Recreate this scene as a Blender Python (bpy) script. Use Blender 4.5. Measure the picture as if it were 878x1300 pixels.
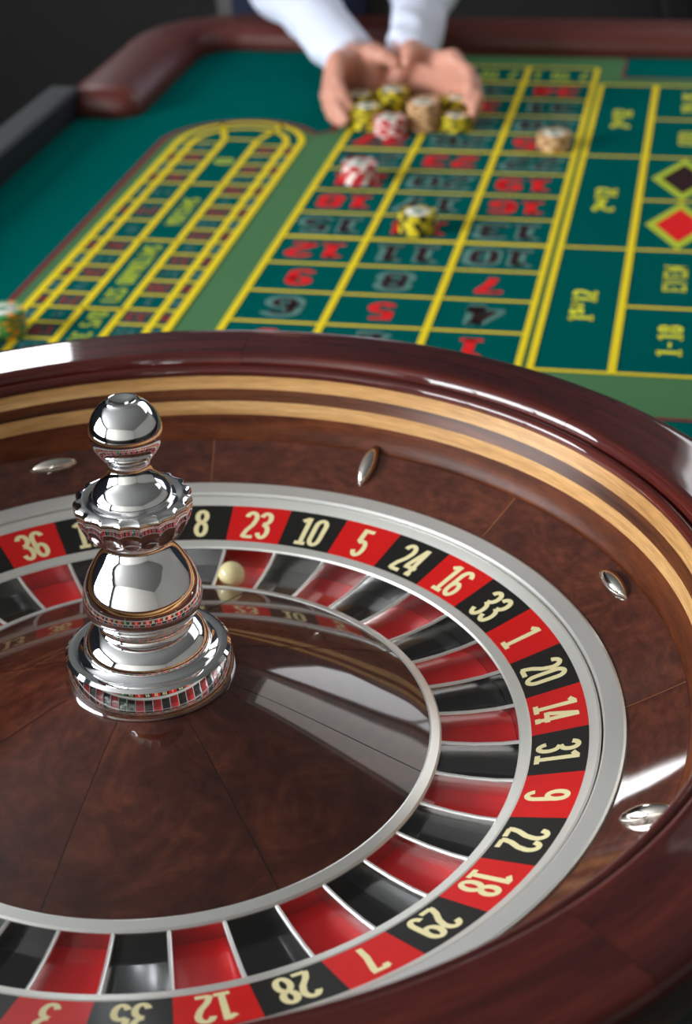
import bpy, math, random
import numpy as np
from mathutils import Vector, Matrix
random.seed(7)
PI = math.pi
R = math.radians
scene = bpy.context.scene
col = scene.collection
for o in list(bpy.data.objects):
    bpy.data.objects.remove(o, do_unlink=True)

# ------------------------------------------------------------------ camera
# World: felt surface is z = 0, the wheel axis is x = y = 0, the layout's long side runs along +y.
cam_d = bpy.data.cameras.new('camera')
cam = bpy.data.objects.new('camera', cam_d)
col.objects.link(cam)
CM = [[0.980041, -0.068081, 0.186776], [0.196109, 0.485063, -0.852206], [-0.032579, 0.871825, 0.488733]]
M4 = Matrix(CM).to_4x4()
M4.translation = Vector((0.3111116, -0.8396618, 0.731926))
cam.matrix_world = M4
cam_d.sensor_fit = 'VERTICAL'
cam_d.sensor_height = 36.0
cam_d.sensor_width = 24.0
cam_d.lens = 2194.4 / 1300 * 36
cam_d.clip_start = 0.02
cam_d.dof.use_dof = True
cam_d.dof.focus_distance = 1.07
cam_d.dof.aperture_fstop = 7.0
scene.camera = cam

# ------------------------------------------------------------------ exposure, world, daylight
scene.view_settings.view_transform = 'Standard'
scene.view_settings.look = 'None'
scene.view_settings.exposure = 0.2
scene.view_settings.gamma = 1.0
scene.view_settings.use_curve_mapping = False
w = bpy.data.worlds.new('daylight')
scene.world = w
w.use_nodes = True
w.node_tree.nodes['Background'].inputs[0].default_value = (0.75, 0.85, 1.0, 1)
w.node_tree.nodes['Background'].inputs[1].default_value = 1.0

FLOOR_Z, CEIL_Z = -0.76, 2.05
XL, XR, YN, YF = -3.0, 3.2, -3.2, 3.7
# openings: (wall, a0, a1, z0, z1) with a along the wall
WIN = [('left', -2.7, 0.15, 0.12, 1.75), ('far', -1.86, -1.50, 1.10, 1.80), ('far', 0.45, 2.95, 1.15, 1.97)]


def window_light(wall, a0, a1, z0, z1, power, colr):
    d = bpy.data.lights.new('window_daylight', 'AREA')
    d.shape = 'RECTANGLE'
    d.size = a1 - a0
    d.size_y = z1 - z0
    d.energy = power
    d.color = colr
    o = bpy.data.objects.new('window_daylight', d)
    col.objects.link(o)
    m, zc = (a0 + a1) / 2, (z0 + z1) / 2
    if wall == 'left':
        o.location = (XL - 0.06, m, zc); tgt = Vector((1, 0, 0))
    elif wall == 'right':
        o.location = (XR + 0.06, m, zc); tgt = Vector((-1, 0, 0))
    else:
        o.location = (m, YF + 0.06, zc); tgt = Vector((0, -1, 0))
    o.rotation_euler = tgt.to_track_quat('-Z', 'Y').to_euler()
    return o


window_light(*WIN[0], 290, (0.93, 0.97, 1.0))
window_light(*WIN[1], 10, (0.95, 0.98, 1.0))
window_light(*WIN[2], 15, (1.0, 0.98, 0.95))

# ------------------------------------------------------------------ helpers


def empty(name, loc=(0, 0, 0), label=None, cat=None, group=None):
    o = bpy.data.objects.new(name, None)
    o.empty_display_size = 0.05
    col.objects.link(o)
    o.location = loc
    if label: o['label'] = label
    if cat: o['category'] = cat
    if group: o['group'] = group
    return o


def make_mesh(name, verts, faces, uvs=None, smooth=True, sharp=35):
    me = bpy.data.meshes.new(name)
    me.from_pydata([tuple(v) for v in verts], [], [tuple(f) for f in faces])
    if uvs is not None:
        uvl = me.uv_layers.new(name='UVMap')
        li = np.zeros(len(me.loops), dtype=np.int32)
        me.loops.foreach_get('vertex_index', li)
        uvl.data.foreach_set('uv', np.asarray(uvs, dtype=np.float32)[li].ravel())
    me.update()
    if smooth:
        me.polygons.foreach_set('use_smooth', [True] * len(me.polygons))
        if sharp is not None:
            me.set_sharp_from_angle(angle=R(sharp))
    return me


def link(name, me, mat, parent=None, **props):
    o = bpy.data.objects.new(name, me)
    col.objects.link(o)
    if mat is not None and len(me.materials) == 0:
        me.materials.append(mat)
    if parent is not None: o.parent = parent
    for k, v in props.items(): o[k] = v
    return o


def build(name, verts, faces, mat, parent=None, uvs=None, smooth=True, sharp=35, **props):
    return link(name, make_mesh(name, verts, faces, uvs, smooth, sharp), mat, parent, **props)


def lathe(prof, n=128, a0=0.0, a1=2 * PI, closed_prof=False, caps=False, rmod=None):
    """revolve (r, z) pairs about z; returns verts, faces, uvs (angle*r, length along profile)"""
    full = abs((a1 - a0) - 2 * PI) < 1e-6
    cols = n + 1
    P = len(prof)
    rm = sum(p[0] for p in prof) / P
    L = [0.0]
    for i in range(1, P):
        L.append(L[-1] + math.hypot(prof[i][0] - prof[i - 1][0], prof[i][1] - prof[i - 1][1]))
    vs, uv, fs = [], [], []
    for j in range(cols if not full else n):
        a = a0 + (a1 - a0) * j / n
        for i, (r, z) in enumerate(prof):
            rr = r if rmod is None else rmod(r, z, a)
            vs.append((rr * math.cos(a), rr * math.sin(a), z))
            uv.append((a * rm, L[i]))
    nj = n
    tot = n if full else cols
    for j in range(nj):
        j2 = (j + 1) % tot
        for i in range(P if closed_prof else P - 1):
            i2 = (i + 1) % P
            fs.append((j * P + i, j2 * P + i, j2 * P + i2, j * P + i2))
    if caps and not full:
        fs.append(tuple(range(P - 1, -1, -1)))
        fs.append(tuple(n * P + i for i in range(P)))
    # faces outward when profile runs bottom-outside to top: flip so normals follow profile order
    return vs, [tuple(reversed(f)) for f in fs], uv


def box(x0, x1, y0, y1, z0, z1):
    v = [(x0, y0, z0), (x1, y0, z0), (x1, y1, z0), (x0, y1, z0), (x0, y0, z1), (x1, y0, z1), (x1, y1, z1), (x0, y1, z1)]
    f = [(3, 2, 1, 0), (4, 5, 6, 7), (0, 1, 5, 4), (1, 2, 6, 5), (2, 3, 7, 6), (3, 0, 4, 7)]
    return v, f


def boxes(lst):
    V, F = [], []
    for b in lst:
        v, f = box(*b)
        n = len(V)
        V += v
        F += [tuple(i + n for i in q) for q in f]
    return V, F


def smooth_pts(pts, sub=6):
    """Catmull-Rom through (r, z) profile points"""
    out = []
    n = len(pts)
    for i in range(n - 1):
        p0 = pts[max(i - 1, 0)]; p1 = pts[i]; p2 = pts[i + 1]; p3 = pts[min(i + 2, n - 1)]
        for s in range(sub):
            t = s / sub
            out.append(tuple(0.5 * ((2 * p1[k]) + (-p0[k] + p2[k]) * t + (2 * p0[k] - 5 * p1[k] + 4 * p2[k] - p3[k]) * t * t
                                    + (-p0[k] + 3 * p1[k] - 3 * p2[k] + p3[k]) * t ** 3) for k in range(len(p1))))
    out.append(tuple(pts[-1]))
    return out


# ------------------------------------------------------------------ materials
def srgb(r, g, b):
    def f(c):
        c /= 255.0
        return c / 12.92 if c <= 0.04045 else ((c + 0.055) / 1.055) ** 2.4
    return (f(r), f(g), f(b), 1.0)


def mat_new(name):
    m = bpy.data.materials.new(name)
    m.use_nodes = True
    return m, m.node_tree.nodes, m.node_tree.links, m.node_tree.nodes['Principled BSDF']


def plain(name, c, rough=0.5, metal=0.0, coat=0.0, coat_rough=0.05, noise=0.0, nscale=40, bump=0.0, bscale=200, spec=0.5, sheen=0.0, rough_var=0.0):
    m, N, L, b = mat_new(name)
    b.inputs['Base Color'].default_value = c
    b.inputs['Roughness'].default_value = rough
    b.inputs['Metallic'].default_value = metal
    b.inputs['Coat Weight'].default_value = coat
    b.inputs['Coat Roughness'].default_value = coat_rough
    b.inputs['Specular IOR Level'].default_value = spec
    if sheen:
        b.inputs['Sheen Weight'].default_value = sheen
    tc = N.new('ShaderNodeTexCoord')
    if noise or rough_var:
        t = N.new('ShaderNodeTexNoise')
        t.inputs['Scale'].default_value = nscale
        t.inputs['Detail'].default_value = 6
        L.new(tc.outputs['Object'], t.inputs['Vector'])
        if noise:
            mx = N.new('ShaderNodeMix')
            mx.data_type = 'RGBA'
            mx.inputs[6].default_value = tuple(x * (1 - noise) for x in c[:3]) + (1,)
            mx.inputs[7].default_value = tuple(min(1, x * (1 + noise)) for x in c[:3]) + (1,)
            L.new(t.outputs['Fac'], mx.inputs[0])
            L.new(mx.outputs[2], b.inputs['Base Color'])
        if rough_var:
            mr = N.new('ShaderNodeMapRange')
            mr.inputs[1].default_value = 0.3
            mr.inputs[2].default_value = 0.7
            mr.inputs[3].default_value = max(0.0, rough - rough_var)
            mr.inputs[4].default_value = rough + rough_var
            L.new(t.outputs['Fac'], mr.inputs[0])
            L.new(mr.outputs[0], b.inputs['Roughness'])
    if bump:
        t2 = N.new('ShaderNodeTexNoise')
        t2.inputs['Scale'].default_value = bscale
        t2.inputs['Detail'].default_value = 4
        L.new(tc.outputs['Object'], t2.inputs['Vector'])
        bp = N.new('ShaderNodeBump')
        bp.inputs['Strength'].default_value = bump
        bp.inputs['Distance'].default_value = 0.001
        L.new(t2.outputs['Fac'], bp.inputs['Height'])
        L.new(bp.outputs[0], b.inputs['Normal'])
    return m


def wood(name, dark, mid, light, su, sv, burl=0.0, coat=1.0, rough=0.4, coat_rough=0.03, distort=1.5, fine=1.0):
    """lacquered wood on UV: su along the arc, sv across (higher = finer grain in that direction)"""
    m, N, L, b = mat_new(name)
    b.inputs['Roughness'].default_value = rough
    b.inputs['Coat Weight'].default_value = coat
    b.inputs['Coat Roughness'].default_value = coat_rough
    b.inputs['Coat IOR'].default_value = 1.5
    b.inputs['Specular IOR Level'].default_value = 0.05
    uv = N.new('ShaderNodeUVMap')
    oi = N.new('ShaderNodeObjectInfo')
    add = N.new('ShaderNodeVectorMath'); add.operation = 'ADD'
    mulr = N.new('ShaderNodeVectorMath'); mulr.operation = 'SCALE'
    comb = N.new('ShaderNodeCombineXYZ')
    L.new(oi.outputs['Random'], comb.inputs[0]); L.new(oi.outputs['Random'], comb.inputs[1])
    mulr.inputs[3].default_value = 17.0
    L.new(comb.outputs[0], mulr.inputs[0])
    L.new(uv.outputs[0], add.inputs[0]); L.new(mulr.outputs[0], add.inputs[1])
    mp = N.new('ShaderNodeMapping')
    mp.inputs['Scale'].default_value = (su, sv, 1)
    L.new(add.outputs[0], mp.inputs[0])
    n1 = N.new('ShaderNodeTexNoise')
    n1.inputs['Scale'].default_value = 1.0
    n1.inputs['Detail'].default_value = 8
    n1.inputs['Roughness'].default_value = 0.62
    n1.inputs['Distortion'].default_value = distort
    L.new(mp.outputs[0], n1.inputs['Vector'])
    rp = N.new('ShaderNodeValToRGB')
    rp.color_ramp.elements[0].position = 0.3
    rp.color_ramp.elements[0].color = dark
    rp.color_ramp.elements[1].position = 0.72
    rp.color_ramp.elements[1].color = light
    e = rp.color_ramp.elements.new(0.5)
    e.color = mid
    fac = n1.outputs['Fac']
    if burl:
        n2 = N.new('ShaderNodeTexNoise')
        n2.inputs['Scale'].default_value = 22
        n2.inputs['Detail'].default_value = 7
        n2.inputs['Roughness'].default_value = 0.65
        n2.inputs['Distortion'].default_value = 2.5
        L.new(add.outputs[0], n2.inputs['Vector'])
        mx = N.new('ShaderNodeMix')
        mx.inputs[0].default_value = burl
        L.new(fac, mx.inputs[2]); L.new(n2.outputs['Fac'], mx.inputs[3])
        fac = mx.outputs[0]
    L.new(fac, rp.inputs[0])
    # fine pores
    n3 = N.new('ShaderNodeTexNoise')
    mp3 = N.new('ShaderNodeMapping')
    mp3.inputs['Scale'].default_value = (su * 12 * fine, sv * 12 * fine, 1)
    L.new(add.outputs[0], mp3.inputs[0])
    n3.inputs['Scale'].default_value = 1.0
    n3.inputs['Detail'].default_value = 3
    L.new(mp3.outputs[0], n3.inputs['Vector'])
    mr = N.new('ShaderNodeMapRange')
    mr.inputs[1].default_value = 0.3; mr.inputs[2].default_value = 0.7
    mr.inputs[3].default_value = 0.72; mr.inputs[4].default_value = 1.2
    L.new(n3.outputs['Fac'], mr.inputs[0])
    mu = N.new('ShaderNodeMix'); mu.data_type = 'RGBA'; mu.blend_type = 'MULTIPLY'
    mu.inputs[0].default_value = 1.0
    L.new(rp.outputs[0], mu.inputs[6]); L.new(mr.outputs[0], mu.inputs[7])
    L.new(mu.outputs[2], b.inputs['Base Color'])
    return m


def metal(name, c, rough, scratch=0.0, sscale=60):
    m, N, L, b = mat_new(name)
    b.inputs['Base Color'].default_value = c
    b.inputs['Metallic'].default_value = 1.0
    b.inputs['Roughness'].default_value = rough
    if scratch:
        tc = N.new('ShaderNodeTexCoord')
        t = N.new('ShaderNodeTexNoise')
        t.inputs['Scale'].default_value = sscale
        t.inputs['Detail'].default_value = 8
        L.new(tc.outputs['Object'], t.inputs['Vector'])
        mr = N.new('ShaderNodeMapRange')
        mr.inputs[1].default_value = 0.35; mr.inputs[2].default_value = 0.65
        mr.inputs[3].default_value = max(0.02, rough - scratch); mr.inputs[4].default_value = rough + scratch
        L.new(t.outputs['Fac'], mr.inputs[0])
        L.new(mr.outputs[0], b.inputs['Roughness'])
    return m


MAHOG = wood('mahogany_rim', srgb(48, 14, 12), srgb(74, 24, 19), srgb(98, 36, 26), 3.0, 60, distort=0.6)
BURL = wood('burl_veneer', srgb(50, 22, 16), srgb(80, 39, 27), srgb(112, 59, 38), 7, 16, burl=0.6)
BURLC = wood('cone_veneer', srgb(42, 17, 13), srgb(72, 34, 23), srgb(106, 56, 36), 8, 7, burl=0.55, coat_rough=.045)
MAPLE = wood('maple_inlay', srgb(158, 112, 64), srgb(188, 143, 90), srgb(210, 170, 116), 4, 90, distort=0.4, coat=.22, coat_rough=.3)
WALNUT = wood('walnut_inlay', srgb(52, 24, 10), srgb(82, 42, 20), srgb(108, 60, 30), 6, 90, distort=0.5, coat=.22, coat_rough=.3)
TRACKW = wood('track_wood', srgb(56, 24, 10), srgb(88, 42, 20), srgb(116, 62, 32), 5, 50, burl=0.3, coat=.2, coat_rough=.35)
GOLD = plain('seam_filler', srgb(150, 92, 42), 0.35, coat=1.0)
CHROME = metal('chrome', (0.86, 0.87, 0.88, 1), 0.035)
SATIN = metal('brushed_nickel', (0.78, 0.77, 0.72, 1), 0.4)
SATIN.node_tree.nodes['Principled BSDF'].inputs['Metallic'].default_value = 0.6
SATIN2 = metal('polished_nickel', (0.80, 0.80, 0.77, 1), 0.33)
SATIN2.node_tree.nodes['Principled BSDF'].inputs['Metallic'].default_value = 0.6
WALLMET = metal('pocket_wall_metal', (0.62, 0.62, 0.61, 1), 0.16)
FRET = metal('fret_metal', (0.80, 0.80, 0.80, 1), 0.10)
FRETTOP = metal('fret_top_metal', (0.92, 0.92, 0.91, 1), 0.32)
FRETTOP.node_tree.nodes['Principled BSDF'].inputs['Metallic'].default_value = 0.7
STEEL = metal('deflector_steel', (0.70, 0.66, 0.60, 1), 0.12)
RED = plain('panel_red', srgb(214, 18, 16), 0.5, coat=0.12, coat_rough=0.2, spec=0.3, noise=0.08, nscale=60)
BLACK = plain('panel_black', srgb(24, 24, 22), 0.5, coat=0.12, coat_rough=0.2, spec=0.3, noise=0.15, nscale=60)
GREEN = plain('panel_green', srgb(10, 110, 50), 0.5, coat=0.12, coat_rough=0.2, spec=0.3)
PRED = plain('pocket_red', srgb(232, 16, 24), 0.3, coat=0.6, coat_rough=0.08, noise=0.1, nscale=40)
PBLACK = plain('pocket_black', srgb(16, 17, 18), 0.22, coat=0.9, coat_rough=0.08)
PGREEN = plain('pocket_green', srgb(8, 96, 44), 0.25, coat=0.9, coat_rough=0.08)
IVORY = plain('ivory_print', srgb(244, 232, 178), 0.5, noise=0.06, nscale=80)
BALLM = plain('ball_ivory', srgb(240, 226, 170), 0.22, coat=0.6, coat_rough=0.05)
FELT = plain('felt_teal', srgb(0, 98, 93), 0.95, noise=0.10, nscale=300, bump=0.3, bscale=900, spec=0.0)
FELTG = plain('print_green', srgb(84, 128, 88), 0.95, noise=0.08, nscale=300, bump=0.3, bscale=900, spec=0.0)
FELTC = plain('cell_teal', srgb(0, 91, 88), 0.95, noise=0.10, nscale=300, bump=0.3, bscale=900, spec=0.0)
YEL = plain('print_yellow', srgb(252, 222, 36), 0.85, noise=0.06, nscale=200, spec=0.15)
PYEL = plain('print_lemon', srgb(240, 238, 54), 0.85, noise=0.06, nscale=200, spec=0.15)
LIME = plain('print_lime', srgb(190, 208, 60), 0.85, noise=0.06, nscale=200, spec=0.15)
FRED = plain('print_red', srgb(238, 28, 34), 0.85, noise=0.06, nscale=200, spec=0.15)
FBLK = plain('print_black', srgb(52, 30, 34), 0.9, spec=0.1)
FGREY = plain('print_grey', srgb(96, 138, 130), 0.9, spec=0.1)
FMAR = plain('print_maroon', srgb(128, 52, 58), 0.9, spec=0.1)
FDRED = plain('print_dull_red', srgb(150, 62, 62), 0.9, spec=0.1)
FTGREY = plain('print_track_grey', srgb(62, 112, 110), 0.9, spec=0.1)
LEATHER = plain('leather_brown', srgb(92, 40, 32), 0.38, noise=0.2, nscale=30, bump=0.35, bscale=260, spec=0.5)
BLKRAIL = plain('black_rail', srgb(24, 28, 34), 0.55, spec=0.35, bump=0.1)
APRON = plain('apron_wood', srgb(40, 18, 14), 0.4, coat=0.4)

# ------------------------------------------------------------------ room
WALLM = plain('wall_paint', srgb(226, 220, 210), 0.85, noise=0.03, nscale=4, bump=0.1, bscale=120)
WALLD = plain('wall_paint_dark', srgb(44, 50, 60), 0.8, noise=0.05, nscale=4, bump=0.1, bscale=120)
WALLR = plain('wall_paint_grey', srgb(140, 136, 130), 0.85, noise=0.03, nscale=4, bump=0.1, bscale=120)
WAIN = plain('wainscot_black', srgb(10, 9, 8), 0.7, noise=0.2, nscale=12, bump=0.2, bscale=60)
CEILM = plain('ceiling_paint', srgb(154, 152, 150), 0.9, noise=0.02, nscale=3)
CARPET = plain('carpet_black', srgb(9, 8, 8), 0.95, noise=0.35, nscale=220, bump=0.8, bscale=600, spec=0.1)
FRAME = plain('window_frame_paint', srgb(235, 235, 232), 0.5, noise=0.02)
T = 0.14
v, f = box(XL - T, XR + T, YN - T, YF + T, FLOOR_Z - 0.1, FLOOR_Z)
build('floor', v, f, CARPET, smooth=False, kind='structure', label='black carpeted floor of the gaming room')
v, f = box(XL - T, XR + T, YN - T, YF + T, CEIL_Z, CEIL_Z + 0.1)
build('ceiling', v, f, CEILM, smooth=False, kind='structure', label='plain white ceiling of the gaming room')


def wall(name, side, a0, a1, wins):
    """wall slab with real openings; lower part dark, upper part light"""
    def bx(p0, p1, z0, z1):
        if side == 'left': return (XL - T, XL, p0, p1, z0, z1)
        if side == 'right': return (XR, XR + T, p0, p1, z0, z1)
        if side == 'far': return (p0, p1, YF, YF + T, z0, z1)
        return (p0, p1, YN - T, YN, z0, z1)
    D = 0.04
    up = []
    if not wins:
        up.append(bx(a0, a1, D, CEIL_Z))
    e = a0
    for (_, w0, w1, z0, z1) in wins:
        up += [bx(e, w0, D, CEIL_Z), bx(w0, w1, D, z0), bx(w0, w1, z1, CEIL_Z)]
        e = w1
    if wins: up.append(bx(e, a1, D, CEIL_Z))
    V, F = boxes(up)
    dk = side in ('left', 'far')
    lm = WALLR if side == 'right' else WALLM
    ob = build(name, V, F, WALLD if dk else lm, smooth=False, kind='structure', label='%s %s wall above black panelling' % ('dark blue-grey' if dk else ('warm grey' if side == 'right' else 'off-white'), side))
    V, F = boxes([bx(a0, a1, FLOOR_Z, D)])
    build('wainscot', V, F, WAIN, ob, smooth=False)
    return ob


wall('wall_left', 'left', YN, YF, [WIN[0]])
wall('wall_right', 'right', YN, YF, [])
wall('wall_far', 'far', XL - T, XR + T, [WIN[1], WIN[2]])
wall('wall_near', 'near', XL - T, XR + T, [])


def window(name, wall_, a0, a1, z0, z1, nm):
    def bx(p0, p1, q0, q1, d0, d1):
        if wall_ == 'left': return (XL - T + d0, XL - T + d1, p0, p1, q0, q1)
        if wall_ == 'right': return (XR + T - d1, XR + T - d0, p0, p1, q0, q1)
        return (p0, p1, YF + T - d1, YF + T - d0, q0, q1)
    t = 0.05
    t = min(t, 0.04)
    fr = [bx(a0, a0 + t, z0, z1, 0.09, 0.13), bx(a1 - t, a1, z0, z1, 0.09, 0.13), bx(a0 + t, a1 - t, z0, z0 + t, 0.09, 0.13), bx(a0 + t, a1 - t, z1 - t, z1, 0.09, 0.13)]
    V, F = boxes(fr)
    ob = build(name, V, F, FRAME, smooth=False, kind='structure', label='white framed window letting daylight in from the %s' % wall_)
    for i in range(1, nm):
        c = a0 + (a1 - a0) * i / nm
        V, F = boxes([bx(c - 0.02, c + 0.02, z0 + t, z1 - t, 0.09, 0.125)])
        build('mullion', V, F, FRAME, ob, smooth=False)
    return ob


window('window_1', *WIN[0], 3)
window('window_2', *WIN[1], 1)
window('window_3', *WIN[2], 3)

# glowing panel added out of view to give the cone its soft sheen
lp = empty('sheen_panel', (1.45, 2.55, CEIL_Z), 'unseen flat glowing panel added on the ceiling for the cone sheen', 'added light panel')
V, F = boxes([(-.95, .95, -.72, -.66, -.05, 0), (-.95, .95, .66, .72, -.05, 0), (-.95, -.89, -.66, .66, -.05, 0), (.89, .95, -.66, .66, -.05, 0)])
build('sheen_panel_frame', V, F, FRAME, lp, smooth=False)
DIFF, N_, L_2, b_2 = mat_new('sheen_panel_diffuser')
b_2.inputs['Base Color'].default_value = (.8, .8, .78, 1)
b_2.inputs['Emission Color'].default_value = (1, .97, .92, 1)
b_2.inputs['Emission Strength'].default_value = 1.6
V, F = box(-.89, .89, -.66, .66, -.03, -.015)
build('sheen_panel_diffuser', V, F, DIFF, lp, smooth=False)

# ------------------------------------------------------------------ stroke font
def arc(cx, cy, rx, ry, a0, a1, n=14):
    return [(cx + rx * math.cos(R(a0 + (a1 - a0) * i / n)), cy + ry * math.sin(R(a0 + (a1 - a0) * i / n))) for i in range(n + 1)]


X0, X1, CX, RX = 0.07, 0.37, 0.22, 0.15
GW = 0.44
G = {
    '0': [arc(CX, .745, RX, .20, 180, 0) + arc(CX, .255, RX, .20, 0, -180) + [(X0, .745)]],
    '1': [[(.25, .03), (.25, .99)], [(.24, .955), (.06, .83)], [(.06, .05), (.42, .05)]],
    '2': [arc(CX, .745, RX, .20, 170, -20) + [(.30, .50), (.14, .28), (.075, .12), (.07, .03)], [(.07, .055), (.39, .055)]],
    '3': [arc(CX, .755, RX * .97, .19, 165, -70) + [(.17, .545)], [(.17, .535)] + arc(CX, .28, RX, .225, 75, -165)],
    '4': [[(.28, .96), (.06, .33), (.06, .27), (.43, .27)], [(.30, .99), (.30, .03)], [(.19, .05), (.41, .05)]],
    '5': [[(.37, .945), (.09, .945), (.085, .53)], [(.085, .55)] + arc(CX - .005, .31, RX, .255, 120, -160)],
    '6': [arc(CX, .745, RX, .20, 15, 180) + arc(CX, .275, RX, .22, 180, 520, 22)],
    '7': [[(.06, .945), (.385, .945), (.38, .86), (.25, .40), (.21, .03)], [(.085, .96), (.085, .82)]],
    '8': [arc(CX, .745, RX * .93, .20, 90, 450, 24), arc(CX, .285, RX, .235, 90, 450, 24)],
    '9': [[(0.44 - x, 1 - y) for x, y in arc(CX, .745, RX, .20, 15, 180) + arc(CX, .275, RX, .22, 180, 520, 22)]],
    '-': [[(.08, .48), (.36, .48)]],
    '/': [[(.06, .02), (.38, .98)]],
    'E': [[(.12, .02), (.12, .98)], [(.03, .94), (.38, .94), (.38, .80)], [(.03, .06), (.40, .06), (.40, .22)], [(.12, .5), (.30, .5)]],
    'V': [[(.07, .98), (.22, .03), (.37, .98)], [(.0, .945), (.15, .945)], [(.29, .945), (.44, .945)]],
    'N': [[(.09, .02), (.09, .98)], [(.09, .96), (.35, .04)], [(.35, .02), (.35, .98)], [(.0, .05), (.17, .05)], [(.27, .95), (.44, .95)]],
    'O': [arc(CX, .72, RX, .225, 180, 0) + arc(CX, .28, RX, .225, 0, -180) + [(X0, .72)]],
    'D': [[(.10, .02), (.10, .98)], [(.02, .945), (.2, .945)] + arc(.2, .72, .17, .225, 90, 0) + arc(.2, .28, .17, .225, 0, -90) + [(.02, .055)]],
    'R': [[(.10, .02), (.10, .98)], [(.02, .945), (.2, .945)] + arc(.2, .74, .17, .205, 90, -90) + [(.1, .535)], [(.2, .53), (.39, .02)]],
    'P': [[(.10, .02), (.10, .98)], [(.02, .945), (.2, .945)] + arc(.2, .72, .17, .225, 90, -90) + [(.1, .495)], [(.0, .05), (.22, .05)]],
    'H': [[(.09, .02), (.09, .98)], [(.35, .02), (.35, .98)], [(.09, .5), (.35, .5)]],
    'L': [[(.10, .02), (.10, .98)], [(.02, .06), (.40, .06), (.40, .2)]],
    'I': [[(.22, .02), (.22, .98)], [(.1, .95), (.34, .95)], [(.1, .05), (.34, .05)]],
    'S': [arc(CX, .74, RX, .205, 20, 250) + arc(CX, .27, RX, .215, 70, -160)],
    'Z': [[(.06, .945), (.37, .945), (.07, .055), (.39, .055)]],
    'T': [[(.22, .02), (.22, .98)], [(.03, .82), (.03, .945), (.41, .945), (.41, .82)]],
    's': [[(x, .45 + y * .5) for x, y in arc(CX, .74, RX, .205, 20, 250) + arc(CX, .27, RX, .215, 70, -160)]],
    't': [[(.2, .45), (.2, .98)], [(.05, .82), (.37, .82)]],
    'n': [[(.1, .45), (.1, .85)], arc(.22, .7, .12, .13, 180, 0) + [(.34, .45)]],
    'd': [arc(.2, .6, .13, .15, 0, 360, 16), [(.34, .45), (.34, .98)]],
    'r': [[(.12, .45), (.12, .85)], arc(.25, .68, .13, .14, 170, 40)],
    ' ': [],
}


def strokes(text, adv=0.46, px=0.07, py=0.055):
    """text -> (verts2d, faces), glyph height 1, x from 0 to width; pen half sizes px, py"""
    V, F = [], []
    x = 0.0
    for ch in text:
        for pl in G[ch]:
            pts = [pl[0]]
            for q in pl[1:]:
                if math.hypot(q[0] - pts[-1][0], q[1] - pts[-1][1]) > 1e-4: pts.append(q)
            q = [(a / px, b / py) for a, b in pts]
            n = len(q)
            closed = math.hypot(q[0][0] - q[-1][0], q[0][1] - q[-1][1]) < 0.05
            ds = []
            for i in range(n - 1):
                dx, dy = q[i + 1][0] - q[i][0], q[i + 1][1] - q[i][1]
                l = math.hypot(dx, dy)
                ds.append((dx / l, dy / l))
            base = len(V)
            for i in range(n):
                a = ds[i - 1] if i > 0 else (ds[-1] if closed else ds[0])
                b = ds[i] if i < n - 1 else (ds[0] if closed else ds[-1])
                nx, ny = -(a[1] + b[1]), a[0] + b[0]
                l = math.hypot(nx, ny)
                nx, ny = nx / l, ny / l
                cs = max(0.45, nx * -a[1] + ny * a[0])
                nx, ny = nx / cs, ny / cs
                V.append((x + (q[i][0] + nx) * px, (q[i][1] + ny) * py))
                V.append((x + (q[i][0] - nx) * px, (q[i][1] - ny) * py))
            for i in range(n - 1):
                F.append((base + 2 * i, base + 2 * i + 1, base + 2 * i + 3, base + 2 * i + 2))
        x += adv
    return V, F, x - adv + GW


# ------------------------------------------------------------------ roulette table
table = empty('roulette_table', (0, 0, 0), 'long roulette table with teal felt layout and brown leather padded edge', 'table')
TX0, TX1, TY0, TY1 = -0.60, 0.80, -0.62, 1.99
v, f = box(TX0 - 0.05, TX1 + 0.04, TY0 - 0.04, TY1 + 0.04, -0.05, -0.004)
build('table_top', v, f, APRON, table, smooth=False)
v, f = box(TX0, TX1, TY0, TY1, -0.004, 0.0)
build('felt', v, f, FELT, table, smooth=False, label='teal green felt playing surface')
v, f = box(TX0 + 0.08, TX1 - 0.1, TY0 + 0.1, TY1 - 0.12, -0.17, -0.05)
build('skirt', v, f, APRON, table, smooth=False)
for yy in (-0.3, 1.55):
    v, f = boxes([(-0.25, 0.45, yy - 0.12, yy + 0.12, FLOOR_Z + 0.06, -0.17), (-0.35, 0.55, yy - 0.2, yy + 0.2, FLOOR_Z, FLOOR_Z + 0.06)])
    build('pedestal', v, f, APRON, table, smooth=False)

LZ = [0.0004, 0.0008, 0.0012, 0.0016, 0.002]


def flat(name, pts, z, mat, parent, **kw):
    return build(name, [(x, y, z) for x, y in pts], [tuple(range(len(pts)))], mat, parent, smooth=False, **kw)


def rect(name, x0, x1, y0, y1, z, mat, parent, **kw):
    return flat(name, [(x0, y0), (x1, y0), (x1, y1), (x0, y1)], z, mat, parent, **kw)


def path_strip(name, pts, hw, z, mat, parent, closed=False, **kw):
    V, F = [], []
    n = len(pts)
    for i in range(n):
        a = pts[i - 1] if (i > 0 or closed) else pts[i]
        b = pts[(i + 1) % n] if (i < n - 1 or closed) else pts[i]
        dx, dy = b[0] - a[0], b[1] - a[1]
        l = math.hypot(dx, dy)
        V += [(pts[i][0] - dy / l * hw, pts[i][1] + dx / l * hw, z), (pts[i][0] + dy / l * hw, pts[i][1] - dx / l * hw, z)]
    for i in range(n if closed else n - 1):
        j = (i + 1) % n
        F.append((2 * i, 2 * i + 1, 2 * j + 1, 2 * j))
    return build(name, V, F, mat, parent, smooth=False, **kw)


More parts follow.
